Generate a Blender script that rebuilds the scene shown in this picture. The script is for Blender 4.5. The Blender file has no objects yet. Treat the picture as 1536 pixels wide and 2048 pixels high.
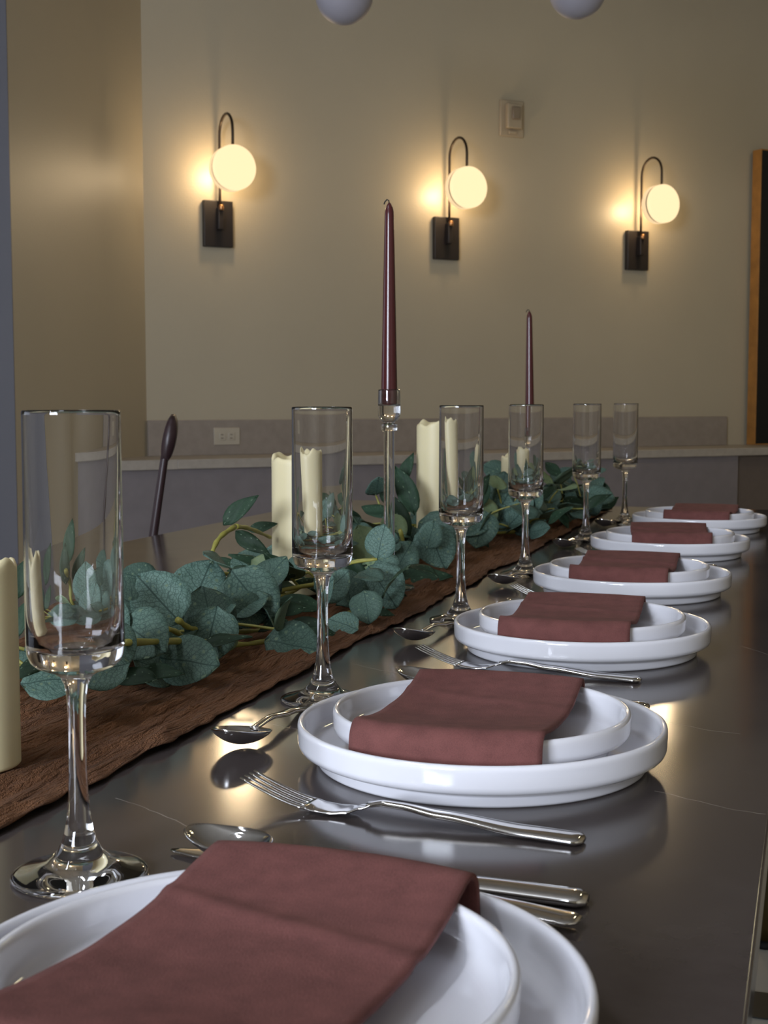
import bpy, bmesh, math, random
from mathutils import Vector, Matrix, noise, Euler
random.seed(7)
R = math.radians
scene = bpy.context.scene
COL = scene.collection
TZ = 0.75                                   # table top above the floor

# ------------------------------------------------------------------ camera, light, exposure
cam = bpy.data.cameras.new('camera')
cam.sensor_fit = 'VERTICAL'; cam.sensor_height = 36.0; cam.sensor_width = 27.0
cam.lens = 2700.0 / 2048.0 * 36.0
cam.clip_start = 0.02
cam.dof.use_dof = True; cam.dof.focus_distance = 1.15; cam.dof.aperture_fstop = 24.0
co = bpy.data.objects.new('camera', cam); COL.objects.link(co)
co.location = (0, 0, TZ + 0.265)
co.rotation_euler = (R(90 - 4.70), 0, R(17.69))
scene.camera = co

w = bpy.data.worlds.new('sky'); scene.world = w; w.use_nodes = True
bg = w.node_tree.nodes['Background']
bg.inputs[0].default_value = (0.62, 0.74, 1.0, 1); bg.inputs[1].default_value = 0.6

def area_light(name, loc, target, sx, sy, power, color):
    l = bpy.data.lights.new(name, 'AREA'); l.shape = 'RECTANGLE'; l.size = sx; l.size_y = sy
    l.energy = power; l.color = color
    o = bpy.data.objects.new(name, l); COL.objects.link(o); o.location = loc
    o.rotation_euler = (Vector(target) - Vector(loc)).to_track_quat('-Z', 'Y').to_euler()
    return o
DAY = (0.80, 0.87, 1.0)
# daylight entering through the windows behind the camera and in the bay on the left
area_light('daylight_rear', (-1.2, -3.85, 1.9), (-0.9, 0.0, 1.5), 1.5, 1.4, 270, DAY)
area_light('daylight_side', (-6.55, 1.0, 1.9), (0.0, 1.2, 1.3), 2.8, 1.7, 18, DAY)

vs = scene.view_settings
vs.view_transform = 'Standard'; vs.look = 'None'; vs.gamma = 1.0; vs.use_curve_mapping = False
vs.exposure = 0.0

# ------------------------------------------------------------------ helpers
def srgb(r, g, b):
    f = lambda c: (c/255/12.92) if c/255 <= 0.04045 else ((c/255+0.055)/1.055)**2.4
    return (f(r), f(g), f(b), 1)

class NT:
    def __init__(s, name):
        s.m = bpy.data.materials.new(name); s.m.use_nodes = True
        s.t = s.m.node_tree; s.n = s.t.nodes; s.b = s.n['Principled BSDF']
    def add(s, typ, **kw):
        n = s.n.new(typ)
        for k, v in kw.items(): setattr(n, k, v)
        return n
    def link(s, a, b): s.t.links.new(a, b)
    def setv(s, **kw):
        for k, v in kw.items():
            s.b.inputs[k.replace('_', ' ')].default_value = v
    def math(s, op, a, b=None, c=None):
        n = s.add('ShaderNodeMath', operation=op)
        for i, v in enumerate((a, b, c)):
            if v is None: continue
            if isinstance(v, (int, float)): n.inputs[i].default_value = v
            else: s.link(v, n.inputs[i])
        return n.outputs[0]
    def coords(s, scale=(1, 1, 1), kind='Object'):
        tc = s.add('ShaderNodeTexCoord'); mp = s.add('ShaderNodeMapping')
        mp.inputs['Scale'].default_value = scale
        s.link(tc.outputs[kind], mp.inputs[0]); return mp.outputs[0]
    def noise(s, vec, scale, detail=3, rough=0.5):
        n = s.add('ShaderNodeTexNoise'); n.inputs['Scale'].default_value = scale
        n.inputs['Detail'].default_value = detail; n.inputs['Roughness'].default_value = rough
        if vec is not None: s.link(vec, n.inputs['Vector'])
        return n.outputs[0]
    def ramp(s, fac, stops):
        n = s.add('ShaderNodeValToRGB'); e = n.color_ramp.elements
        while len(e) < len(stops): e.new(0.5)
        for i, (p, c) in enumerate(stops): e[i].position = p; e[i].color = c
        s.link(fac, n.inputs[0]); return n.outputs[0]
    def mix(s, fac, a, b):
        n = s.add('ShaderNodeMix', data_type='RGBA')
        if isinstance(fac, (int, float)): n.inputs[0].default_value = fac
        else: s.link(fac, n.inputs[0])
        for sock, v in ((n.inputs[6], a), (n.inputs[7], b)):
            if isinstance(v, tuple): sock.default_value = v
            else: s.link(v, sock)
        return n.outputs[2]
    def bump(s, h, strength, dist=0.001):
        n = s.add('ShaderNodeBump'); n.inputs['Strength'].default_value = strength
        n.inputs['Distance'].default_value = dist
        s.link(h, n.inputs['Height']); s.link(n.outputs[0], s.b.inputs['Normal'])

def plain(name, col, rough=0.5, metal=0.0, var=0.06, scale=20, bump=0.0, **kw):
    t = NT(name); t.setv(Roughness=rough, Metallic=metal, **kw)
    v = t.coords(); n = t.noise(v, scale)
    d = tuple(c*(1-var) for c in col[:3])+(1,); l = tuple(min(1, c*(1+var)) for c in col[:3])+(1,)
    t.link(t.ramp(n, [(0.3, d), (0.7, l)]), t.b.inputs['Base Color'])
    if bump: t.bump(t.noise(v, scale*6), bump)
    return t.m

def paint(name, col):
    t = NT(name); t.setv(Roughness=0.42)
    v = t.coords(); n = t.noise(v, 1.3, 4)
    d = tuple(c*0.94 for c in col[:3])+(1,)
    t.link(t.ramp(n, [(0.35, d), (0.65, col)]), t.b.inputs['Base Color'])
    t.bump(t.noise(v, 130, 2), 0.25, 0.002)
    return t.m

M = {}
M['wall'] = paint('wall_paint', srgb(171, 160, 138))
M['wall_grey'] = paint('wall_paint_grey', srgb(94, 93, 98))
M['ceiling'] = paint('ceiling_paint', srgb(150, 145, 138))
M['ledge'] = plain('ledge_stone', srgb(150, 142, 132), 0.45, var=0.08, scale=30)
M['splash'] = plain('splash_stone', srgb(138, 127, 116), 0.5, var=0.08, scale=30)
M['panel'] = plain('panel_paint', srgb(112, 106, 108), 0.5)
M['panel_dark'] = plain('panel_dark', srgb(92, 82, 76), 0.5)
M['floor'] = plain('floor_tile', srgb(226, 227, 224), 0.4, var=0.04, scale=6)
M['floor_dark'] = plain('floor_dark_tile', srgb(52, 52, 50), 0.45)
M['porcelain'] = plain('porcelain', srgb(232, 232, 238), 0.09, var=0.012, scale=8, Coat_Weight=0.4, Coat_Roughness=0.03)
M['steel'] = plain('stainless_steel', (0.72, 0.71, 0.70, 1), 0.09, 1.0, var=0.02)
M['black_metal'] = plain('black_metal', srgb(30, 24, 23), 0.45)
M['bronze_arm'] = plain('dark_bronze', srgb(62, 50, 38), 0.35, 0.6)
M['brass'] = plain('brass', srgb(190, 140, 95), 0.3, 1.0)
M['plastic'] = plain('outlet_plastic', srgb(172, 162, 144), 0.4, var=0.02)
M['plastic_dark'] = plain('socket_dark', srgb(60, 52, 46), 0.5)
M['device'] = plain('device_plastic', srgb(160, 146, 124), 0.4, var=0.02)
M['device_in'] = plain('device_lens', srgb(120, 106, 90), 0.3, var=0.03)
M['opal'] = plain('opal_glass', srgb(150, 147, 156), 0.6, var=0.02)
M['cord'] = plain('black_cord', srgb(22, 20, 20), 0.6)
M['wood_frame'] = plain('oak_frame', srgb(150, 104, 48), 0.5, var=0.2, scale=14)
M['board'] = plain('black_board', srgb(13, 13, 13), 0.6)
M['ivory'] = plain('ivory_wax', srgb(226, 214, 172), 0.45, var=0.03, scale=10, Subsurface_Weight=0.15, Subsurface_Radius=(0.02, 0.015, 0.008))
M['wax'] = plain('burgundy_wax', srgb(72, 28, 30), 0.22, var=0.04)
M['wick'] = plain('wick', srgb(40, 36, 34), 0.8)
M['chair'] = plain('dark_chair', srgb(46, 30, 32), 0.4)
M['chair_leg'] = plain('olive_bronze', srgb(84, 70, 34), 0.38, 0.4)
M['rubber'] = plain('black_rubber', srgb(20, 20, 20), 0.6)
M['stem'] = plain('leaf_stem', srgb(146, 142, 66), 0.5, var=0.2, scale=60)
M['table_base'] = plain('table_base', srgb(40, 38, 38), 0.5)
M['winframe'] = plain('window_frame', srgb(60, 60, 62), 0.4)

def glass(name, tint=(1, 1, 1, 1), rough=0.0):
    t = NT(name); t.setv(Roughness=rough, Base_Color=tint, IOR=1.47)
    t.b.inputs['Transmission Weight'].default_value = 1.0
    return t.m
M['glass'] = glass('clear_glass', (0.985, 0.985, 0.99, 1))
M['frost'] = glass('frosted_glass', (0.95, 0.95, 0.97, 1), 0.35)
M['pane'] = glass('window_glass')

def emitter(name, col, strength):
    t = NT(name); t.setv(Roughness=0.4, Base_Color=tuple(c*0.22 for c in col[:3])+(1,))
    t.b.inputs['Emission Color'].default_value = col; t.b.inputs['Emission Strength'].default_value = strength
    return t.m
M['glow_front'] = emitter('opal_front_glow', (1.0, 0.77, 0.44, 1), 1.13)
M['glow_rear'] = emitter('opal_rear_glow', (1.0, 0.72, 0.40, 1), 0.92)

def napkin_mat():
    t = NT('napkin_linen'); t.setv(Roughness=0.9)
    v = t.coords()
    n = t.noise(v, 70, 5); wx = t.add('ShaderNodeTexWave', wave_type='BANDS', bands_direction='X')
    wy = t.add('ShaderNodeTexWave', wave_type='BANDS', bands_direction='Y')
    for q in (wx, wy):
        q.inputs['Scale'].default_value = 320; q.inputs['Distortion'].default_value = 1.2
        q.inputs['Detail'].default_value = 1; t.link(v, q.inputs['Vector'])
    h = t.math('ADD', wx.outputs['Fac'], wy.outputs['Fac'])
    h = t.noise(t.coords((1, 0.35, 1)), 1500, 2); f = t.math('ADD', t.math('MULTIPLY', h, 0.45), t.math('MULTIPLY', n, 0.55))
    t.link(t.ramp(f, [(0.3, srgb(95, 55, 51)), (0.72, srgb(126, 77, 72))]), t.b.inputs['Base Color'])
    t.bump(h, 0.35, 0.0006)
    return t.m
M['napkin'] = napkin_mat()

def runner_mat():
    t = NT('gauze_runner'); t.setv(Roughness=0.95)
    v = t.coords(); n = t.noise(v, 900, 2); n2 = t.noise(t.coords((30, 4, 30)), 1, 4)
    f = t.math('ADD', t.math('MULTIPLY', n, 0.45), t.math('MULTIPLY', n2, 0.55))
    t.link(t.ramp(f, [(0.3, srgb(98, 62, 36)), (0.7, srgb(146, 98, 60))]), t.b.inputs['Base Color'])
    g = t.noise(t.coords((110, 13, 60)), 1, 3, 0.6)
    t.bump(t.math('ADD', t.math('MULTIPLY', n, 0.12), t.math('ABSOLUTE', t.math('SUBTRACT', g, 0.5))), 1.0, 0.03)
    return t.m
M['runner'] = runner_mat()

def table_mat():
    t = NT('dark_sintered_stone'); t.setv(IOR=1.5)
    v = t.coords()
    n = t.noise(v, 3.2, 6, 0.6); n2 = t.noise(v, 60, 3)
    f = t.math('ADD', t.math('MULTIPLY', n, 0.75), t.math('MULTIPLY', n2, 0.25))
    base = t.ramp(f, [(0.3, srgb(62, 55, 54)), (0.7, srgb(82, 75, 73))])
    sep = t.add('ShaderNodeSeparateXYZ'); t.link(v, sep.inputs[0]); X, Y = sep.outputs[0], sep.outputs[1]
    wob = t.math('MULTIPLY', t.math('SUBTRACT', t.noise(v, 9, 4), 0.5), 0.035)
    brk = t.noise(v, 14, 2)
    mask = None
    # thin chalky veins: start point, end point on the slab, line half width
    for (x0, y0, x1, y1, hw) in VEINS:
        dx, dy = x1-x0, y1-y0; L = math.hypot(dx, dy); dx /= L; dy /= L
        a = t.math('SUBTRACT', X, x0); b = t.math('SUBTRACT', Y, y0)
        u = t.math('ADD', t.math('MULTIPLY', a, dx), t.math('MULTIPLY', b, dy))
        d = t.math('ABSOLUTE', t.math('ADD', t.math('SUBTRACT', t.math('MULTIPLY', a, -dy), t.math('MULTIPLY', b, -dx)), wob))
        m = t.math('LESS_THAN', d, hw)
        m = t.math('MULTIPLY', m, t.math('MULTIPLY', t.math('GREATER_THAN', u, 0.0), t.math('LESS_THAN', u, L)))
        mask = m if mask is None else t.math('MAXIMUM', mask, m)
    mask = t.math('MULTIPLY', mask, t.math('MULTIPLY', brk, 0.75))
    t.link(t.mix(mask, base, srgb(176, 168, 158)), t.b.inputs['Base Color'])
    t.link(t.ramp(t.noise(v, 5, 4), [(0.3, (0.11,)*3+(1,)), (0.7, (0.17,)*3+(1,))]), t.b.inputs['Roughness'])
    return t.m
VEINS = [(-0.44, 0.79, -0.35, 0.735, 0.0006), (-0.10, 0.91, -0.024, 0.885, 0.0006), (-0.46, 1.28, -0.37, 1.24, 0.0007),
         (-0.13, 1.12, -0.05, 1.10, 0.0006), (-0.44, 1.02, -0.36, 0.99, 0.0006), (-0.07, 1.5, -0.03, 1.44, 0.0007)]
M['table'] = table_mat()

def leaf_mat(name, base, light, vein, k=1.0):
    t = NT(name); t.setv(Roughness=0.6, Specular_IOR_Level=0.22)
    v = t.coords()
    sep = t.add('ShaderNodeSeparateXYZ'); t.link(v, sep.inputs[0]); X, Y = sep.outputs[0], sep.outputs[1]
    oi = t.add('ShaderNodeObjectInfo')
    rnd = oi.outputs['Random']
    n = t.noise(v, 7, 3)
    ax = t.math('ABSOLUTE', X)
    mid = t.math('LESS_THAN', ax, 0.012)
    wob = t.math('MULTIPLY', t.math('SUBTRACT', t.noise(v, 5, 2), 0.5), 0.25)
    ph = t.math('FRACT', t.math('MULTIPLY', t.math('ADD', t.math('SUBTRACT', Y, t.math('MULTIPLY', ax, 0.9)), wob), 8.0))
    sec = t.math('LESS_THAN', t.math('ABSOLUTE', t.math('SUBTRACT', ph, 0.5)), 0.06)
    vo = t.add('ShaderNodeTexVoronoi', feature='DISTANCE_TO_EDGE'); vo.inputs['Scale'].default_value = 17
    t.link(v, vo.inputs['Vector'])
    net = t.math('LESS_THAN', vo.outputs['Distance'], 0.075)
    mk = t.math('MAXIMUM', mid, t.math('MAXIMUM', t.math('MULTIPLY', sec, 0.8), t.math('MULTIPLY', net, 0.6)))
    c = t.mix(n, base, light)
    hs = t.add('ShaderNodeHueSaturation'); t.link(c, hs.inputs['Color'])
    t.link(t.math('ADD', 0.7, t.math('MULTIPLY', rnd, 0.55)), hs.inputs['Value'])
    t.link(t.math('ADD', 0.485, t.math('MULTIPLY', rnd, 0.025)), hs.inputs['Hue'])
    t.link(t.mix(t.math('MULTIPLY', mk, 0.85*k), hs.outputs[0], vein), t.b.inputs['Base Color'])
    return t.m
M['leaf_round'] = leaf_mat('eucalyptus_leaf', srgb(76, 101, 90), srgb(100, 124, 112), srgb(42, 64, 57))
M['leaf_long'] = leaf_mat('willow_leaf', srgb(33, 54, 38), srgb(48, 70, 50), srgb(27, 44, 34), 0.5)
M['leaf_pale'] = leaf_mat('pale_leaf', srgb(112, 132, 96), srgb(136, 154, 116), srgb(92, 114, 80), 0.5)
M['leaf_under'] = plain('leaf_underside', srgb(96, 116, 92), 0.7)

# ---- mesh building
def link_obj(name, me, mat=None, parent=None, loc=(0, 0, 0), rot=(0, 0, 0), scale=None):
    o = bpy.data.objects.new(name, me); COL.objects.link(o)
    if mat is not None and me is not None and not me.materials: me.materials.append(mat)
    o.location = loc; o.rotation_euler = rot
    if scale: o.scale = scale
    if parent: o.parent = parent
    return o
def tag(o, label, cat, group=None):
    o['label'] = label; o['category'] = cat
    if group: o['group'] = group
    return o
def thing(name, label, cat, loc=(0, 0, 0), rz=0.0, group=None):
    o = bpy.data.objects.new(name, None); COL.objects.link(o); o.empty_display_size = 0.02
    o.location = loc; o.rotation_euler = (0, 0, rz)
    return tag(o, label, cat, group)
def struct(o): o['kind'] = 'structure'; return o
def mesh(name, verts, faces, smooth=True, fix=True):
    me = bpy.data.meshes.new(name); me.from_pydata([tuple(v) for v in verts], [], faces); me.update()
    if fix:
        bm = bmesh.new(); bm.from_mesh(me); bmesh.ops.recalc_face_normals(bm, faces=bm.faces); bm.to_mesh(me); bm.free()
    if smooth:
        for p in me.polygons: p.use_smooth = True
    return me
def sharp(me, ang=35):
    me.set_sharp_from_angle(angle=R(ang)); return me
def lathe(name, prof, seg=48, fix=True):
    """revolve (r, z) points; r == 0 closes to a pole"""
    vs_, fs = [], []; rings = []
    for (r, z) in prof:
        if r <= 1e-7:
            rings.append([len(vs_)]); vs_.append((0, 0, z))
        else:
            rings.append(list(range(len(vs_), len(vs_)+seg)))
            for k in range(seg):
                a = 2*math.pi*k/seg; vs_.append((r*math.cos(a), r*math.sin(a), z))
    for a, b in zip(rings, rings[1:]):
        for k in range(seg):
            k2 = (k+1) % seg
            if len(a) == 1 and len(b) == 1: continue
            if len(a) == 1: fs.append((a[0], b[k2], b[k]))
            elif len(b) == 1: fs.append((a[k], a[k2], b[0]))
            else: fs.append((a[k], a[k2], b[k2], b[k]))
    return mesh(name, vs_, fs, True, fix)
def box_bm(bm, x0, x1, y0, y1, z0, z1):
    v = [bm.verts.new(p) for p in ((x0,y0,z0),(x1,y0,z0),(x1,y1,z0),(x0,y1,z0),(x0,y0,z1),(x1,y0,z1),(x1,y1,z1),(x0,y1,z1))]
    for f in ((3,2,1,0),(4,5,6,7),(0,1,5,4),(1,2,6,5),(2,3,7,6),(3,0,4,7)): bm.faces.new([v[i] for i in f])
def boxes(name, lst, bevel=0.0, seg=2):
    bm = bmesh.new()
    for b in lst: box_bm(bm, *b)
    if bevel: bmesh.ops.bevel(bm, geom=bm.edges[:], offset=bevel, segments=seg, affect='EDGES', profile=0.5)
    me = bpy.data.meshes.new(name); bm.to_mesh(me); bm.free()
    if bevel:
        for p in me.polygons: p.use_smooth = max(abs(c) for c in p.normal) < 0.999   # flat faces stay flat
    return me
def tube(name, pts, rad, seg=10, caps=True):
    """tube along points; rad is a number or one radius per point"""
    pts = [Vector(p) for p in pts]; n = len(pts)
    rad = rad if isinstance(rad, (list, tuple)) else [rad]*n
    vs_, fs = [], []
    up = Vector((0, 0, 1)); t0 = (pts[1]-pts[0]).normalized()
    if abs(t0.z) > 0.9: up = Vector((1, 0, 0))
    side = t0.cross(up).normalized()
    for i in range(n):
        t = (pts[min(i+1, n-1)]-pts[max(i-1, 0)]).normalized()
        side = (side - t*side.dot(t)).normalized(); b = t.cross(side)
        for k in range(seg):
            a = 2*math.pi*k/seg
            vs_.append(pts[i] + (side*math.cos(a) + b*math.sin(a))*rad[i])
    for i in range(n-1):
        for k in range(seg):
            fs.append((i*seg+k, i*seg+(k+1) % seg, (i+1)*seg+(k+1) % seg, (i+1)*seg+k))
    if caps:
        fs.append(tuple(reversed(range(seg)))); fs.append(tuple((n-1)*seg+k for k in range(seg)))
    return mesh(name, vs_, fs)
def smooth_path(pts, n=8):
    """Catmull-Rom through pts"""
    P = [Vector(p) for p in pts]; P = [P[0]*2-P[1]] + P + [P[-1]*2-P[-2]]
    out = []
    for i in range(1, len(P)-2):
        for k in range(n):
            t = k/n; a, b, c, d = P[i-1], P[i], P[i+1], P[i+2]
            out.append(0.5*((2*b)+(c-a)*t+(2*a-5*b+4*c-d)*t*t+(3*b-a-3*c+d)*t**3))
    out.append(P[-2]); return out
def shell(name, top, nu, nv, thick):
    """closed sheet: top is a nu x nv grid of points, offset down by its normals"""
    me0 = mesh(name+'_t', top, [(i*nv+j, (i+1)*nv+j, (i+1)*nv+j+1, i*nv+j+1) for i in range(nu-1) for j in range(nv-1)], fix=False)
    nor = [v.normal.copy() for v in me0.vertices]; bpy.data.meshes.remove(me0)
    if sum(n.z for n in nor) < 0: nor = [-n for n in nor]
    N = nu*nv; vs_ = list(top) + [Vector(p)-n*thick for p, n in zip(top, nor)]
    fs = []; fb = []
    for i in range(nu-1):
        for j in range(nv-1):
            q = (i*nv+j, (i+1)*nv+j, (i+1)*nv+j+1, i*nv+j+1)
            fs.append(q); fb.append(tuple(N+k for k in reversed(q)))
    rim = [i*nv for i in range(nu)] + [(nu-1)*nv+j for j in range(1, nv)] + [i*nv+nv-1 for i in range(nu-2, -1, -1)] + [j for j in range(nv-2, 0, -1)]
    fr = [(rim[k], N+rim[k], N+rim[(k+1) % len(rim)], rim[(k+1) % len(rim)]) for k in range(len(rim))]
    return mesh(name, vs_, fs+fb+fr), len(fs)

CEIL = 40.0
# ------------------------------------------------------------------ room shell
S2 = math.sqrt(0.5)
CORNER = Vector((-2.701, 5.158, 0))         # where the side wall meets the angled back wall
def W(s, n, z): return CORNER + Vector((S2, S2, 0))*s + Vector((S2, -S2, 0))*n + Vector((0, 0, z))
H = 3.4
struct(link_obj('floor', boxes('floor', [(-7.2, 3.2, -4.2, 11.5, -0.1, 0)]), M['floor']))
fl = bpy.data.objects['floor']
link_obj('dark_tile', boxes('dark_tile', [(-1.0, 1.2, 2.235, 2.335, 0.0, 0.003)]), M['floor_dark'], fl)
struct(link_obj('ceiling', boxes('ceiling', [(-7.2, 3.2, -4.2, 11.5, H, H+0.1)]), M['ceiling']))
struct(link_obj('wall_back', boxes('wall_back', [(0, 7.6, 0, 0.15, 0, H)]), M['wall'], loc=CORNER, rot=(0, 0, R(45))))
struct(link_obj('wall_left', boxes('wall_left', [(-2.851, -2.701, 4.172, 5.22, 0, H)]), M['wall']))
struct(link_obj('wall_return', boxes('wall_return', [(-7.05, -2.852, 4.168, 4.318, 0, H), (-2.852, -2.701, 4.168, 4.1715, 0, H)]), M['wall_grey']))
struct(link_obj('wall_right', boxes('wall_right', [(2.6, 2.75, -4, 10.6, 0, H)]), M['wall']))
# rear wall and bay wall, each with one wide window opening
struct(link_obj('wall_rear', boxes('wall_rear', [(-7, -2.1, -4.15, -4, 0, H), (-0.3, 2.75, -4.15, -4, 0, H), (-2.1, -0.3, -4.15, -4, 0, 1.1), (-2.1, -0.3, -4.15, -4, 2.7, H)]), M['wall']))
struct(link_obj('wall_bay', boxes('wall_bay', [(-7.15, -7, -4, -0.55, 0, H), (-7.15, -7, 2.55, 4.2, 0, H), (-7.15, -7, -0.55, 2.55, 0, 0.95), (-7.15, -7, -0.55, 2.55, 2.85, H)]), M['wall']))
def window(name, loc, rz, wd_, ht, n):
    o = struct(link_obj(name, boxes(name, [(-wd_/2, wd_/2, 0, 0.06, 0, 0.06), (-wd_/2, wd_/2, 0, 0.06, ht-0.06, ht), (-wd_/2, -wd_/2+0.06, 0, 0.06, 0.06, ht-0.06), (wd_/2-0.06, wd_/2, 0, 0.06, 0.06, ht-0.06)]), M['winframe'], loc=loc, rot=(0, 0, rz)))
    for k in range(1, n):
        x = -wd_/2 + wd_*k/n
        link_obj('mullion', boxes('mullion', [(x-0.025, x+0.025, 0.0, 0.06, 0.06, ht-0.06)]), M['winframe'], o)
    for k in range(n):
        x0 = -wd_/2 + wd_*k/n + 0.04; x1 = -wd_/2 + wd_*(k+1)/n - 0.04
        link_obj('pane', boxes('pane', [(x0, x1, 0.026, 0.032, 0.05, ht-0.05)]), M['pane'], o)
window('window_1', (-1.2, -4.1, 1.1), 0, 1.8, 1.6, 2)
window('window_2', (-7.04, 1.0, 0.95), R(90), 3.1, 1.9, 3)

# stone ledge with low backsplash along the angled wall; local -y points into the room
lg = thing('wall_ledge', 'long grey stone ledge with a low backsplash along the angled beige wall', 'ledge', CORNER, R(45))
link_obj('ledge_top', boxes('ledge_top', [(0.0, 7.5, -0.40, -0.001, TZ-0.006, TZ+0.032)], 0.003), M['ledge'], lg)
link_obj('backsplash', boxes('backsplash', [(0.0, 3.17, -0.021, -0.001, TZ+0.032, TZ+0.183)], 0.002), M['splash'], lg)
link_obj('front_panel', boxes('front_panel', [(0.0, 2.93, -0.375, -0.355, 0.0, TZ-0.006)]), M['panel'], lg)
link_obj('front_panel', boxes('front_panel', [(2.935, 7.3, -0.345, -0.325, 0.0, TZ-0.006)]), M['panel_dark'], lg)['label'] = 'dark brown end panel'
# left end of the ledge runs on along the side wall to a mitre
link_obj('ledge_end', mesh('ledge_end', [(0, 0, TZ-0.006), (0, -0.40, TZ-0.006), (-0.40, -0.40, TZ-0.006), (0, 0, TZ+0.032), (0, -0.40, TZ+0.032), (-0.40, -0.40, TZ+0.032)],
         [(0, 2, 1), (3, 4, 5), (0, 1, 4, 3), (1, 2, 5, 4), (2, 0, 3, 5)], smooth=False), M['ledge'], lg)
link_obj('end_panel', mesh('end_panel', [(0, -0.375, 0), (-0.375, -0.375, 0), (-0.355, -0.355, 0), (0, -0.355, 0), (0, -0.375, TZ-0.006), (-0.375, -0.375, TZ-0.006), (-0.355, -0.355, TZ-0.006), (0, -0.355, TZ-0.006)],
         [(0, 1, 2, 3), (4, 7, 6, 5), (0, 4, 5, 1), (1, 5, 6, 2), (2, 6, 7, 3), (3, 7, 4, 0)], smooth=False), M['panel'], lg)

# ------------------------------------------------------------------ wall sconces
def rounded_disc(name, r, t, e, y, seg=56):
    prof = [(0, -t/2), (r-e, -t/2)]
    for k in range(1, 6): a = R(90*k/6); prof.append((r-e+e*math.sin(a), -t/2+e-e*math.cos(a)))
    prof.append((r, -t/2+e)); prof.append((r, t/2-e))
    for k in range(1, 6): a = R(90*k/6); prof.append((r-e+e*math.cos(a), t/2-e+e*math.sin(a)))
    prof += [(r-e, t/2), (0, t/2)]
    me = lathe(name, prof, seg)
    me.transform(Matrix.Translation((0, y, 0)) @ Matrix.Rotation(R(90), 4, 'X'))
    return me
NA, NU, RD = 0.045, 0.157, 0.093            # arm offset from the wall, width of the bend, disc radius
zc = 0.475 + 0.0                            # disc centre above the lamp's base
m_plate = boxes('backplate', [(-0.0655, 0.0655, -0.028, -0.0005, 0.0, 0.195)], 0.003)
m_mount = boxes('mount', [(-0.012, 0.012, -0.06, -0.028, 0.07, 0.165)], 0.003)
m_knob = lathe('knob', [(0, 0), (0.008, 0), (0.010, 0.003), (0.010, 0.02), (0.008, 0.024), (0, 0.024)], 20)
ztop = 0.44 - 0.0
apts = [(0, -NA, 0.15), (0, -NA, 0.25), (0, -NA, 0.35), (0, -NA, 0.44), (0, -NA, 0.462)]
for k in range(1, 13):
    a = math.pi*k/12; apts.append((0, -NA-NU/2+NU/2*math.cos(a), 0.462+NU/2*math.sin(a)))
apts.append((0, -NA-NU, 0.43)); apts.append((0, -NA-NU, 0.395))
m_arm = tube('arm', apts, 0.006, 12)
DZ = 0.305
m_front = rounded_disc('front_diffuser', RD, 0.026, 0.004, -NA-NU-0.015)
m_rear = rounded_disc('rear_diffuser', RD, 0.030, 0.004, -NA-NU+0.022)
for m_ in (m_front, m_rear): m_.transform(Matrix.Translation((0, 0, DZ)))
m_ring = rounded_disc('seam_ring', RD-0.002, 0.009, 0.001, -NA-NU+0.0025); m_ring.transform(Matrix.Translation((0, 0, DZ)))
def sconce(s, label):
    t = thing('wall_sconce', label, 'wall lamp', W(s, 0, TZ+0.9235), R(45), 'disc sconces on the back wall')
    pl = link_obj('backplate', m_plate, M['black_metal'], t)
    link_obj('mount', m_mount, M['black_metal'], t)
    link_obj('knob', m_knob, M['brass'], t, (0, -0.062, 0.150), (0, 0, 0))['label'] = 'small brass knob'
    link_obj('arm', m_arm, M['bronze_arm'], t)
    link_obj('seam_ring', m_ring, M['bronze_arm'], t)
    link_obj('front_diffuser', m_front, M['glow_front'], t)['label'] = 'glowing round opal disc'
    link_obj('rear_diffuser', m_rear, M['glow_rear'], t)
    for nm, typ, en, yy_, rx in (('sconce_rear_light', 'POINT', SCONCE_W, -NA-NU+0.066, 0), ('sconce_front_light', 'AREA', SCONCE_W*0.95, -NA-NU-0.030, -90)):
        l = bpy.data.lights.new(nm, typ); l.energy = en; l.color = (1.0, 0.74, 0.44)     # the light leaving the disc's rear and front
        if typ == 'AREA': l.shape = 'DISK'; l.size = RD*1.8
        else: l.shadow_soft_size = 0.027
        lo = bpy.data.objects.new(nm, l); COL.objects.link(lo); lo.parent = t
        lo.location = (0, yy_, DZ); lo.rotation_euler = (R(rx), 0, 0)
    return t
SCONCE_W = 3.2
sconce(0.322, 'lit disc wall lamp nearest the room corner, above the low wall outlet')
sconce(1.450, 'lit disc wall lamp in the middle, left of the wall alarm plate')
sconce(2.560, 'lit disc wall lamp nearest the dark framed board')

# wall alarm plate, outlet
t = thing('alarm_plate', 'small beige alarm plate high on the wall between two lamps', 'wall device', W(1.813, 0, TZ+1.605-0.085), R(45))
link_obj('base_plate', boxes('base_plate', [(-0.066, 0.066, -0.012, -0.0005, 0, 0.17)], 0.004), M['device'], t)
link_obj('sounder', boxes('sounder', [(-0.04, 0.04, -0.038, -0.012, 0.035, 0.15)], 0.004), M['device'], t)
link_obj('strobe_lens', boxes('strobe_lens', [(-0.020, 0.024, -0.050, -0.038, 0.075, 0.135)], 0.005), M['device_in'], t)
link_obj('button', boxes('button', [(-0.022, 0.022, -0.022, -0.012, 0.010, 0.026)], 0.003), M['device'], t)
t = thing('wall_outlet', 'beige wall outlet set sideways in the stone backsplash', 'outlet', W(0.351, 0.0212, TZ+0.111-0.036), R(45))
link_obj('cover_plate', boxes('cover_plate', [(-0.060, 0.060, -0.006, 0.0, 0, 0.074)], 0.002), M['plastic'], t)
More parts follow.
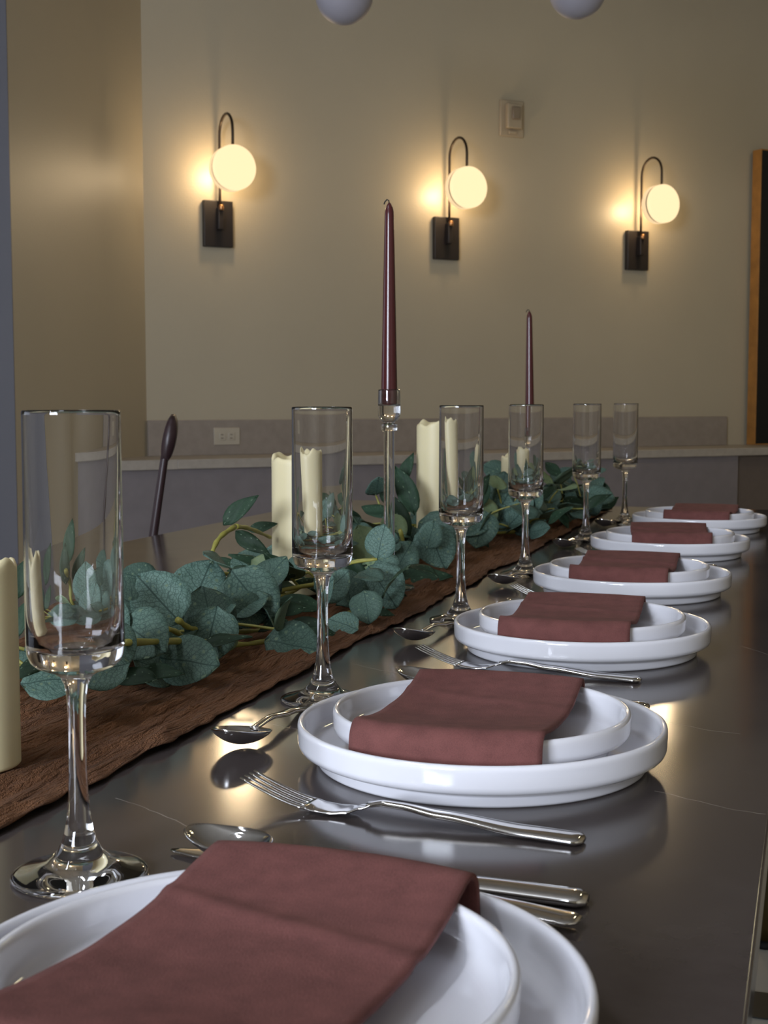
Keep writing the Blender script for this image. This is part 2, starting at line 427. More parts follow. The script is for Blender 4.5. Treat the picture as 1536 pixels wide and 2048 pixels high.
for sx in (-1, 1):
    f = link_obj('socket', boxes('socket', [(sx*0.021-0.015, sx*0.021+0.015, -0.009, -0.006, 0.021, 0.053)], 0.002), M['plastic'], t)
    link_obj('slot', boxes('slot', [(sx*0.021-0.008, sx*0.021+0.003, -0.0095, -0.009, 0.043, 0.046)]), M['plastic_dark'], f)
    link_obj('slot', boxes('slot', [(sx*0.021-0.008, sx*0.021+0.003, -0.0095, -0.009, 0.028, 0.031)]), M['plastic_dark'], f)

# big dark board in an oak frame standing on the ledge against the wall
t = thing('framed_board', 'tall black board in an oak frame standing on the ledge', 'picture', W(3.305, 0, TZ+0.0325), R(45))
bt = [(0, 0.006, -0.085, -0.02, 0, 1.545), (1.194, 1.20, -0.085, -0.02, 0, 1.545), (0.006, 1.194, -0.085, -0.02, 0, 0.006), (0.006, 1.194, -0.085, -0.02, 1.539, 1.545)]
for b in bt: link_obj('frame_rail', boxes('frame_rail', [b], 0.002), M['wood_frame'], t)
link_obj('board', boxes('board', [(0.006, 1.194, -0.080, -0.03, 0.006, 1.539)]), M['board'], t)

# linear ceiling lamps over the near half of the room, and an added warm one
def ceiling_lamp(x, y, label, power, col=(0.86, 0.91, 1.0, 1)):
    t = thing('ceiling_lamp', label, 'ceiling lamp', (x, y, H), 0, 'linear ceiling lamps')
    link_obj('housing', boxes('housing', [(-0.09, 0.09, -0.65, 0.65, -0.05, -0.001)], 0.004), M['black_metal'], t)
    e = emitter('lamp_diffuser', col, power)
    link_obj('diffuser', boxes('diffuser', [(-0.07, 0.07, -0.62, 0.62, -0.058, -0.0505)]), e, t)
ceiling_lamp(-1.45, -0.2, 'cool white linear ceiling lamp behind the camera', CEIL)
ceiling_lamp(-1.55, 2.3, 'cool white linear ceiling lamp over the middle of the table', CEIL*0.14)
ceiling_lamp(1.3, 5.6, 'added unseen warm lamp lighting the right part of the angled wall', CEIL*0.55, (1.0, 0.86, 0.52, 1))  # unseen warm lamp, added to brighten the right side of the back wall

# opal globe pendants
m_globe = lathe('globe', [(0, -0.09)] + [(0.09*math.sin(R(a)), -0.09*math.cos(R(a))) for a in range(6, 180, 6)] + [(0, 0.09)], 48)
def pendant(x, y, z, label):
    t = thing('globe_pendant', label, 'pendant lamp', (x, y, z), 0, 'opal globe pendants')
    link_obj('globe', m_globe, M['opal'], t)
    link_obj('cap', lathe('cap', [(0, 0.112), (0.02, 0.112), (0.028, 0.104), (0.03, 0.084), (0, 0.084)], 24), M['black_metal'], t)
    link_obj('cord', tube('cord', [(0, 0, 0.11), (0, 0, H-z-0.02)], 0.003, 8), M['cord'], t)
    link_obj('canopy', lathe('canopy', [(0, H-z), (0.055, H-z), (0.055, H-z-0.02), (0.01, H-z-0.028), (0, H-z-0.028)], 32), M['black_metal'], t)
pendant(-1.430, 4.076, TZ+1.524, 'white globe pendant at the top edge, left of the alarm plate')
pendant(-0.739, 4.298, TZ+1.542, 'white globe pendant at the top edge, right of the alarm plate')

# ------------------------------------------------------------------ table
TX0, TX1, TY0, TY1 = -1.24, -0.0215, -0.35, 3.42
t = thing('dining_table', 'long dark stone table with fine white veins', 'table', (-0.632, 1.5, 0))
link_obj('tabletop', boxes('tabletop', [(TX0, TX1, TY0, TY1, TZ-0.028, TZ)], 0.002), M['table'])
tb = bpy.data.objects['tabletop']; tb.parent = t; tb.matrix_parent_inverse = Matrix.Translation((0.632, -1.5, 0))
for yy in (-1.1, 1.2):
    link_obj('pedestal', boxes('pedestal', [(-0.22, 0.22, yy-0.16, yy+0.16, 0.02, TZ-0.0285), (-0.32, 0.32, yy-0.3, yy+0.3, 0, 0.02)], 0.004), M['table_base'], t)

# ------------------------------------------------------------------ chairs
def chair(name, label, loc, rz, mat, legmat, back_h=0.985, front=True):
    """local +x is the way the sitter faces; origin on the floor under the seat"""
    t = thing(name, label, 'chair', loc, rz)
    sv = []; nu, nv = 14, 14
    for i in range(nu):
        for j in range(nv):
            u = -1+2*i/(nu-1); v = -1+2*j/(nv-1)
            x = 0.22*u*math.sqrt(1-0.35*v*v); y = 0.22*v*math.sqrt(1-0.35*u*u)
            sv.append(Vector((x, y, 0.46+0.012*(u*u+v*v)*(1 if u < 0 else 0.4))))
    me, _ = shell('seat', sv, nu, nv, 0.03); link_obj('seat', me, mat, t)
    for sx, sy in ((1, 1), (1, -1), (-1, 1), (-1, -1)):
        top = Vector((sx*0.16, sy*0.16, 0.44)); bot = Vector((sx*0.20, sy*0.19, 0.012))
        lg_ = link_obj('leg', tube('leg', [top.lerp(bot, k/6) for k in range(7)], [0.021-0.0018*k for k in range(7)], 14), legmat, t)
        link_obj('foot_pad', lathe('foot_pad', [(0, 0), (0.016, 0), (0.017, 0.006), (0.012, 0.014), (0, 0.014)], 16), M['rubber'], lg_, (sx*0.20, sy*0.19, 0))
    for sy in (1, -1):
        pts = smooth_path([(-0.185, sy*0.15, 0.44), (-0.20, sy*0.165, 0.58), (-0.225, sy*0.18, 0.75), (-0.252, sy*0.185, back_h-0.06)], 6)
        link_obj('back_post', tube('back_post', pts, [0.011-0.003*k/(len(pts)-1) for k in range(len(pts))], 12), mat, t)
    bv = []; nu, nv = 22, 9
    for i in range(nu):
        for j in range(nv):
            v = -1+2*i/(nu-1); z = back_h-0.10+0.10*j/(nv-1)
            edge = math.sqrt(max(0, 1-(2*(j/(nv-1))-1)**2))
            bv.append(Vector((-0.248-0.018*(j/(nv-1)) - 0.004*(1-v*v) + 0.0, v*(0.18+0.02*edge), z)))
    N = len(bv); vs2 = [p+Vector((0.0135*math.sqrt(max(0.04, 1-(2*((k % nv)/(nv-1))-1)**2)), 0, 0)) for k, p in enumerate(bv)] + [p-Vector((0.0135*math.sqrt(max(0.04, 1-(2*((k % nv)/(nv-1))-1)**2)), 0, 0)) for k, p in enumerate(bv)]
    fs = [(i*nv+j, (i+1)*nv+j, (i+1)*nv+j+1, i*nv+j+1) for i in range(nu-1) for j in range(nv-1)]
    fs += [tuple(N+q for q in reversed(f_)) for f_ in fs]
    rim = [i*nv for i in range(nu)] + [(nu-1)*nv+j for j in range(1, nv)] + [i*nv+nv-1 for i in range(nu-2, -1, -1)] + [j for j in range(nv-2, 0, -1)]
    fs += [(rim[k], N+rim[k], N+rim[(k+1) % len(rim)], rim[(k+1) % len(rim)]) for k in range(len(rim))]
    link_obj('backrest', mesh('backrest', vs2, fs), mat, t)
    return t
# the backrest of the far chair is turned edge-on to the photograph
chair('dining_chair', 'dark chair with a thin back beyond the left table edge', (-1.10-0.03, 2.79, 0), R(206.6), M['chair'], M['chair'])
bpy.data.objects['dining_chair'].location = (-1.352-0.255*math.cos(R(26.6)), 2.68-0.255*math.sin(R(26.6)), 0)
chair('dining_chair', 'chair with tapered olive metal legs tucked under the right table edge', (0.133, 2.735, 0), R(180), M['chair'], M['chair_leg'], 0.80)

# ------------------------------------------------------------------ table runner
RX0, RX1, RY0, RY1 = -0.815, -0.468, -0.2, 3.30
def runner_z(x, y):
    e = (x-RX0)/(RX1-RX0)
    a = noise.noise(Vector((x*44+2.5*noise.noise(Vector((x*3, y*5, 1))), y*3.2, 0.0)))
    b = noise.noise(Vector((x*130, y*9, 3.0)))
    c = noise.noise(Vector((x*22, y*5, 7.0)))
    r1 = 1-abs(a)*2.0
    return 0.0030 + 0.0062*max(0, r1)**3 + 0.0024*(1-abs(b)*2.2) + 0.0036*max(0, c+0.15)
top = []; nu, nv = 130, 460
for i in range(nu):
    for j in range(nv):
        u = i/(nu-1); y = RY0+(RY1-RY0)*j/(nv-1)
        wv = 0.010*noise.noise(Vector((1.7, y*9, 0)))+0.005*noise.noise(Vector((4.1, y*30, 0)))
        wl = 0.010*noise.noise(Vector((8.7, y*9, 0)))
        x = (RX0+wl)+(RX1+wv-RX0-wl)*u
        z = runner_z(x, y)
        ed = min(u, 1-u)
        z = z*(0.45+0.55*min(1, ed/0.03))
        if u > 0.98: z += 0.0015*(0.5+noise.noise(Vector((0, y*45, 5))))
        top.append(Vector((x, y, TZ+max(0.0016, z))))
me, _ = shell('table_runner', top, nu, nv, 0.0010)
tag(link_obj('table_runner', me, M['runner']), 'crinkled brown gauze runner down the middle of the table', 'table runner')
RUN = 0.0105                                # things on the runner stand on its ridges

# ------------------------------------------------------------------ place settings
def plate_mesh(name, r, h, foot, bot):
    prof = [(0, 0.004), (foot-0.010, 0.004), (foot-0.007, 0.0), (foot-0.002, 0.0), (foot, 0.0015), (foot+0.0002, 0.0025), (foot+0.0008, 0.0075), (foot+0.001, 0.0085),
            (foot+0.003, 0.0105), (foot+0.005, 0.0106), (r-0.006, 0.0114), (r-0.004, 0.0115), (r-0.001, 0.0135), (r, 0.0160), (r+0.0001, 0.0175), (r+0.0001, 0.0190), (r+0.0004, h-0.006), (r+0.0004, h-0.0045), (r+0.0004, h-0.003), (r-0.0003, h-0.0008), (r-0.002, h),
            (r-0.0038, h-0.0008), (r-0.0046, h-0.003), (r-0.0047, h-0.0045), (r-0.0049, h-0.006), (r-0.0054, 0.0195), (r-0.0058, 0.0172), (r-0.0075, bot+0.0035), (r-0.012, bot+0.0008), (r-0.017, bot+0.0001), (r-0.021, bot), (r-0.026, bot), (r*0.5, bot), (0, bot)]
    me = lathe(name, prof, 96); sharp(me, 50); return me
m_dinner = plate_mesh('dinner_plate', 0.135, 0.032, 0.121, 0.0105)
m_salad = plate_mesh('salad_plate', 0.109, 0.030, 0.094, 0.0095)

def flute_meshes():
    foot = [(0, 0.0012), (0.020, 0.0008), (0.033, 0.0), (0.0368, 0.0004), (0.0378, 0.0014), (0.0374, 0.0026), (0.034, 0.0038), (0.026, 0.0058), (0.018, 0.0092), (0.0125, 0.0145), (0.0098, 0.020)]
    stem = [(0.0098, 0.020), (0.0080, 0.026), (0.0066, 0.034), (0.0056, 0.046), (0.0050, 0.060), (0.0048, 0.080), (0.0049, 0.092), (0.0054, 0.102), (0.0066, 0.109), (0.0088, 0.1135)]
    bowl = [(0.0088, 0.1135), (0.0125, 0.1160), (0.0175, 0.1178), (0.0215, 0.1195), (0.0245, 0.1222), (0.0262, 0.1262), (0.0267, 0.131), (0.0268, 0.134), (0.0268, 0.138), (0.0268, 0.15), (0.0267, 0.20), (0.0265, 0.2560), (0.0265, 0.2575), (0.0265, 0.2588), (0.0263, 0.2596), (0.0260, 0.2600), (0.0257, 0.2596), (0.0254, 0.2588), (0.0253, 0.2575), (0.0253, 0.2560),
            (0.0252, 0.23), (0.0249, 0.20), (0.0245, 0.17), (0.0242, 0.155), (0.0238, 0.146), (0.0231, 0.1395), (0.0218, 0.1345), (0.0205, 0.1305), (0.0165, 0.1288), (0.010, 0.1280), (0, 0.1278)]
    return [(n, lathe(n, p, 64, fix=False)) for n, p in (('foot', foot), ('stem', stem), ('bowl', bowl))]
FL = flute_meshes()
def flute(x, y, label):
    t = thing('champagne_flute', label, 'glass', (x, y, TZ), 0, 'champagne flutes along the plates')
    for n, me in FL: link_obj(n, me, M['glass'], t)

# cutlery, lying along local +x from handle end (0) to tip
def strip(name, secs, nseg=8):
    """secs: (x, half width, thickness, z of the underside); rounded bar"""
    vs_, fs = [], []
    for (x, hw, th, z) in secs:
        for k in range(nseg):
            a = 2*math.pi*k/nseg
            c, s = math.cos(a), math.sin(a)
            vs_.append((x, hw*math.copysign(abs(c)**0.6, c), z+th/2+th/2*math.copysign(abs(s)**0.8, s)))
    n = len(secs)
    for i in range(n-1):
        for k in range(nseg): fs.append((i*nseg+k, i*nseg+(k+1) % nseg, (i+1)*nseg+(k+1) % nseg, (i+1)*nseg+k))
    fs.append(tuple(range(nseg))); fs.append(tuple((n-1)*nseg+k for k in range(nseg)))
    return mesh(name, vs_, fs)
def interp(tbl, x):
    for (x0, *a), (x1, *b) in zip(tbl, tbl[1:]):
        if x <= x1:
            t = (x-x0)/(x1-x0); t = t*t*(3-2*t); return [p+(q-p)*t for p, q in zip(a, b)]
    return list(tbl[-1][1:])
def densify(tbl, n=40):
    return [(tbl[0][0]+(tbl[-1][0]-tbl[0][0])*k/n, *interp(tbl, tbl[0][0]+(tbl[-1][0]-tbl[0][0])*k/n)) for k in range(n+1)]
HANDLE = [(0.0, 0.0060, 0.0030, 0.0008), (0.004, 0.0108, 0.0056, 0.0), (0.04, 0.0104, 0.0056, 0.0006), (0.10, 0.0066, 0.0050, 0.0050), (0.130, 0.0042, 0.0044, 0.0080), (0.143, 0.0038, 0.0042, 0.0084), (0.155, 0.0036, 0.0036, 0.0066)]
m_fhandle = strip('handle', densify(HANDLE), 12)
def fork_head():
    bm = bmesh.new()
    path = [(0.150, 0.0036, 0.0080), (0.158, 0.006, 0.0052), (0.168, 0.0108, 0.0022), (0.180, 0.0128, 0.0010), (0.192, 0.0130, 0.0016), (0.200, 0.0130, 0.0030)]
    me = strip('head', [(x, hw, 0.0022, z) for (x, hw, z) in densify(path, 20)], 12); bm.from_mesh(me); bpy.data.meshes.remove(me)
    for k in range(4):
        yc = -0.0104+0.00693*k
        secs = []
        for i in range(11):
            u = i/10; x = 0.1985+0.0515*u
            secs.append((x, 0.0024*(1-0.45*u), 0.0020*(1-0.35*u), 0.0027+0.0165*u**1.35))
        m2 = strip('tine', secs, 8); m2.transform(Matrix.Translation((0, yc*1.0, 0))); bm.from_mesh(m2); bpy.data.meshes.remove(m2)
    me = bpy.data.meshes.new('head'); bm.to_mesh(me); bm.free()
    for p in me.polygons: p.use_smooth = True
    return me
m_fhead = fork_head()
SHANDLE = [(0.0, 0.0055, 0.0022, 0.0012), (0.004, 0.0090, 0.0034, 0.0004), (0.04, 0.0088, 0.0042, 0.0006), (0.10, 0.0050, 0.0044, 0.0055), (0.150, 0.0034, 0.0038, 0.0095), (0.190, 0.0036, 0.0030, 0.0085)]
m_shandle = strip('handle', densify(SHANDLE), 12)
def spoon_bowl(x0, L, Wd, dep, zr, tip=0.003, lift=0.0):
    top = []; nu, nv = 22, 15
    for i in range(nu):
        for j in range(nv):
            # elliptical polar-like mapping of a square to an egg shape
            a = -1+2*i/(nu-1); b = -1+2*j/(nv-1)
            X = a*math.sqrt(1-b*b/2); Y = b*math.sqrt(1-a*a/2); r2 = X*X+Y*Y
            egg = 1+0.16*X*(-1)
            top.append(Vector((x0+L/2+X*L/2, Y*Wd/2*egg, zr-dep*(1-r2)**0.8 if r2 < 1 else zr)) + Vector((0, 0, tip*max(0, X)**2+lift*(X+0.5))))
    return shell('bowl', top, nu, nv, 0.0013)[0]
m_sbowl = spoon_bowl(0.186, 0.054, 0.038, 0.0098, 0.0128)
m_dhandle = strip('handle', [(x*0.75, a*0.95, b, c) for (x, a, b, c) in densify(SHANDLE)], 12)
m_dbowl = spoon_bowl(0.139, 0.056, 0.042, 0.0105, 0.0128, 0.002, 0.0045)
KH = [(0.0, 0.006, 0.004, 0.001), (0.005, 0.0092, 0.0070, 0.0), (0.05, 0.0090, 0.0072, 0.0), (0.105, 0.0068, 0.0062, 0.0), (0.118, 0.0058, 0.0050, 0.0004)]
m_khandle = strip('handle', densify(KH, 24), 12)
KB = [(0.116, 0.0058, 0.0030, 0.0010), (0.125, 0.0084, 0.0020, 0.0012), (0.19, 0.0096, 0.0016, 0.0012), (0.225, 0.0084, 0.0013, 0.0012), (0.242, 0.0045, 0.0010, 0.0012), (0.247, 0.0012, 0.0008, 0.0012)]
m_kblade = strip('blade', densify(KB, 26), 10)
def cutlery(kind, label, tip, end, group, lift=0.0):
    tip = Vector(tip); end = Vector(end); d = tip-end
    nom = {'dinner_fork': 0.25, 'table_knife': 0.247, 'soup_spoon': 0.24, 'dessert_spoon': 0.195}[kind]
    t = thing(kind, label, 'fork' if kind == 'dinner_fork' else 'knife' if kind == 'table_knife' else 'spoon', (end.x, end.y, TZ+0.0003+lift), math.atan2(d.y, d.x), group)
    t.scale = (d.length/nom,)*3
    for n, me in {'dinner_fork': (('handle', m_fhandle), ('head', m_fhead)), 'table_knife': (('handle', m_khandle), ('blade', m_kblade)),
                  'soup_spoon': (('handle', m_shandle), ('bowl', m_sbowl)), 'dessert_spoon': (('handle', m_dhandle), ('bowl', m_dbowl))}[kind]:
        link_obj(n, me, M['steel'], t)

def napkin_mesh(seed, rr=0.1095, zr=0.0425, wid=0.132, skew=0.0, fold=0.0, curl=0.0):
    """linen strip lying over the small plate, both ends hanging over its rim; origin at the plate centre on the table"""
    rnd = random.Random(seed); nu, nv = 30, 84; top = []
    o1 = rnd.uniform(0, 50)
    for i in range(nu):
        for j in range(nv):
            u = -1+2*i/(nu-1); s = -1+2*j/(nv-1)
            x = u*wid/2
            vb = rr - 0.45*(rr-math.sqrt(max(1e-6, rr*rr-x*x))) + 0.0025
            Ltot = vb+0.038
            d = abs(s)*Ltot; sg = math.copysign(1, s)
            rb = 0.014                       # bend radius over the rim
            flat = vb-rb
            if d < flat:
                v = d; q = d/flat
                z = zr+0.0048 - 0.0105*(1-q*q)**1.25
            elif d < flat+rb*math.pi/2:
                a = (d-flat)/rb; v = flat+rb*math.sin(a); z = zr+0.0048-rb*(1-math.cos(a))
            else:
                e = d-flat-rb*math.pi/2; v = flat+rb+0.10*e; z = zr+0.0048-rb-e*0.92
            z = max(z, 0.0155)
            v *= sg
            nz = noise.noise(Vector((x*14+o1, v*11, 0)))
            nz2 = noise.noise(Vector((x*5+o1, v*34, 3)))
            amp = 1 if d < flat*0.96 else 0.25
            z += (0.0013*nz+0.0007*nz2)*amp
            z += 0.0028*amp*math.exp(-((v-0.034+0.2*x)/0.006)**2)*fold       # pressed crease
            x2 = x + skew*v + 0.0022*noise.noise(Vector((o1, v*16, u)))
            if u > 0.86 and d > flat: x2 += 0.004*curl
            top.append(Vector((x2, v, z)))
    return shell('napkin', top, nu, nv, 0.0030)[0]

PL = [(-0.209, 0.493), (-0.230, 0.957), (-0.233, 1.422), (-0.238, 1.873), (-0.236, 2.366), (-0.224, 2.838)]
SAL = [(-0.003, -0.008), (0.0, 0.0), (0.0, 0.002), (-0.004, 0.004), (0.0, 0.006), (0.0, 0.006)]
FLT = [(-0.386, 0.650), (-0.411, 1.110), (-0.403, 1.568), (-0.418, 2.020), (-0.410, 2.545), (-0.392, 2.955)]
NAP = [(-3.5, 0.0, 0.6, -0.006, 0.012), (1.5, 0.0, 0.3, -0.004, 0.0), (2.5, 0.0, 0.5, -0.006, 0), (1.0, 0.0, 1.0, -0.003, 0), (9, 0.02, 1.2, 0, 0), (-2, 0, 0.8, 0.006, 0)]
ORD = ['nearest', 'second nearest', 'third nearest', 'fourth nearest', 'second farthest', 'farthest']
for i, (px, py) in enumerate(PL):
    tag(link_obj('dinner_plate', m_dinner, M['porcelain'], loc=(px, py, TZ)), ORD[i]+' wide white dinner plate with a straight rim, under a small plate', 'plate', 'white dinner plates')
    sx, sy = px+SAL[i][0], py+SAL[i][1]
    tag(link_obj('salad_plate', m_salad, M['porcelain'], loc=(sx, sy, TZ+0.0108)), ORD[i]+' small white plate with a straight rim, under a brown napkin', 'plate', 'white salad plates')
    rot, skew, fold, dx, dy = NAP[i]
    tag(link_obj('napkin', napkin_mesh(11+i, skew=skew, fold=fold, rr=0.1175 if i == 0 else 0.1095), M['napkin'], loc=(sx+dx, sy+dy, TZ), rot=(0, 0, R(rot))), ORD[i]+' folded red-brown linen napkin draped over a small plate', 'napkin', 'napkins on the plates')
    flute(FLT[i][0], FLT[i][1], ORD[i]+' empty clear champagne flute with a straight bowl')
FK = [None, ((-0.353, 0.809), (-0.126, 0.790)), ((-0.376, 1.296), (-0.151, 1.272)), ((-0.384, 1.776), (-0.158, 1.708)), ((-0.377, 2.252), (-0.146, 2.203)), ((-0.37, 2.722), (-0.14, 2.68))]
for i, f in enumerate(FK):
    if f: cutlery('dinner_fork', 'steel dinner fork in front of the %s dinner plate' % ORD[i], f[0], f[1], 'dinner forks')
for i, (px, py) in enumerate(PL[:5]):
    b = py-0.490
    tx = {0: 0, 1: -0.022, 2: -0.02, 3: -0.02, 4: -0.02}[i]
    cutlery('soup_spoon', 'large steel spoon lying behind the %s dinner plate' % ORD[i], (-0.343+tx, 0.697+b+(0.025 if i else 0)), (-0.107+tx, 0.655+b), 'large spoons', 0.0022)
    cutlery('table_knife', 'steel table knife behind the %s dinner plate' % ORD[i], (-0.355+tx, 0.698+b), (-0.108+tx, 0.688+b), 'table knives')
for i, y in ((1, 0.905), (2, 1.375), (3, 1.850), (4, 2.365), (5, 2.79)):
    x = {1: -0.414, 2: -0.418, 3: -0.425, 4: -0.428, 5: -0.418}[i]
    cutlery('dessert_spoon', 'small steel spoon lying lengthwise by the foot of the %s flute' % ORD[i], (x, y), (x+(0.006 if i == 1 else 0.026), y+0.195), 'small spoons')

# ------------------------------------------------------------------ candles
def pillar(x, y, h, label, seed):
    r = 0.0335; rnd = random.Random(seed); seg = 56; vs_, fs = [], []
    def rimz(a): return h + 0.0035*math.sin(a*2+seed)+0.0022*math.sin(a*5+seed*2.3)+0.0012*math.sin(a*9+seed)
    rows = [lambda a: (r-0.0012, 0.0), lambda a: (r, 0.0012), lambda a: (r, 0.003), lambda a: (r, h*0.25), lambda a: (r, h*0.5), lambda a: (r, h*0.75), lambda a: (r, rimz(a)-0.014), lambda a: (r, rimz(a)-0.008), lambda a: (r, rimz(a)-0.004), lambda a: (r-0.0012, rimz(a)-0.0008), lambda a: (r-0.003, rimz(a)), lambda a: (r-0.0055, rimz(a)-0.0015), lambda a: (r-0.008, rimz(a)-0.006), lambda a: (r-0.012, h-0.013), lambda a: (r*0.3, h-0.015)]
    for f_ in rows:
        for k in range(seg):
            a = 2*math.pi*k/seg; rr, z = f_(a); vs_.append((rr*math.cos(a), rr*math.sin(a), z))
    for q in range(len(rows)-1):
        for k in range(seg): fs.append((q*seg+k, q*seg+(k+1) % seg, (q+1)*seg+(k+1) % seg, (q+1)*seg+k))
    fs.append(tuple(reversed(range(seg)))); fs.append(tuple((len(rows)-1)*seg+k for k in range(seg)))
    t = thing('pillar_candle', label, 'candle', (x, y, TZ+RUN), 0, 'ivory pillar candles')
    link_obj('wax_body', mesh('wax_body', vs_, fs), M['ivory'], t)
    link_obj('wick', tube('wick', [(0, 0, h-0.016), (0.0004, 0, h-0.010), (0.0015, 0, h-0.006)], 0.0011, 8), M['wick'], t)
pillar(-0.558, 0.798, 0.142, 'ivory pillar candle cut off by the left edge', 1.0)
pillar(-0.652, 1.665, 0.182, 'ivory pillar candle behind the second nearest flute', 2.2)
pillar(-0.638, 2.300, 0.216, 'tall ivory pillar candle left of the third nearest flute', 3.1)
pillar(-0.598, 2.800, 0.141, 'short ivory pillar candle behind the fourth nearest flute', 4.0)

def holder(x, y, h, label):
    t = thing('candle_holder', label, 'candle holder', (x, y, TZ+RUN), 0, 'clear glass candle holders')
    rs = 0.0074
    base = [(0, 0.0), (0.033, 0.0), (0.0345, 0.001), (0.0345, 0.003), (0.033, 0.0042), (0.018, 0.0055), (0.010, 0.0085), (rs, 0.014)]
    stem = [(rs, 0.014), (rs, 0.016), (rs, 0.018), (rs, 0.06), (rs, 0.12), (rs, h-0.060), (rs, h-0.058), (rs, h-0.056)]
    cup = [(rs, h-0.056), (0.0105, h-0.0555), (0.0110, h-0.054), (0.0110, h-0.0475), (0.0105, h-0.0462), (0.0072, h-0.0455), (0.0075, h-0.044), (0.012, h-0.0405), (0.0145, h-0.036), (0.0152, h-0.030), (0.0151, h-0.015), (0.0148, h-0.003), (0.0147, h-0.0015), (0.0144, h-0.0003), (0.0140, h), (0.0136, h-0.0003), (0.0133, h-0.0015), (0.0132, h-0.003), (0.0130, h-0.010), (0.0127, h-0.018), (0.0125, h-0.0205), (0.0112, h-0.0216), (0.009, h-0.0218), (0, h-0.0218)]
    for n, p in (('base', base), ('stem', stem), ('cup', cup)):
        link_obj(n, lathe(n, p, 48, fix=False), M['glass'], t)
    return h-0.0214
def taper(x, y, z0, L, label, lean=(0, 0)):
    t = thing('taper_candle', label, 'candle', (x, y, TZ+z0), 0, 'burgundy taper candles')
    t.rotation_euler = (lean[0], lean[1], 0)
    prof = [(0, 0), (0.0100, 0), (0.0108, 0.0012), (0.0108, 0.003), (0.0108, 0.02)]
    for k in range(1, 13):
        u = k/12; prof.append((0.0108-0.0046*u, 0.02+(L-0.035)*u))
    prof += [(0.0058, L-0.011), (0.0046, L-0.006), (0.0028, L-0.0022), (0.0012, L), (0, L+0.0003)]
    link_obj('wax_body', lathe('wax_body', prof, 36), M['wax'], t)
    link_obj('wick', tube('wick', [(0, 0, L-0.002), (-0.0006, -0.0004, L+0.003), (-0.003, -0.001, L+0.0042), (-0.0056, -0.002, L+0.001), (-0.0066, -0.0024, L-0.002)], 0.0009, 8), M['wick'], t)
zt = holder(-0.546, 1.735, 0.2700, 'tall clear glass candle holder under the nearer dark red taper')
taper(-0.546, 1.735, RUN+zt, 0.268, 'nearer tall dark red taper candle with a bent wick')
zt = holder(-0.607, 2.975, 0.186, 'clear glass candle holder under the farther dark red taper')
taper(-0.607, 2.975, RUN+zt, 0.288, 'farther dark red taper candle rising behind the fourth flute', (0, R(-0.7)))

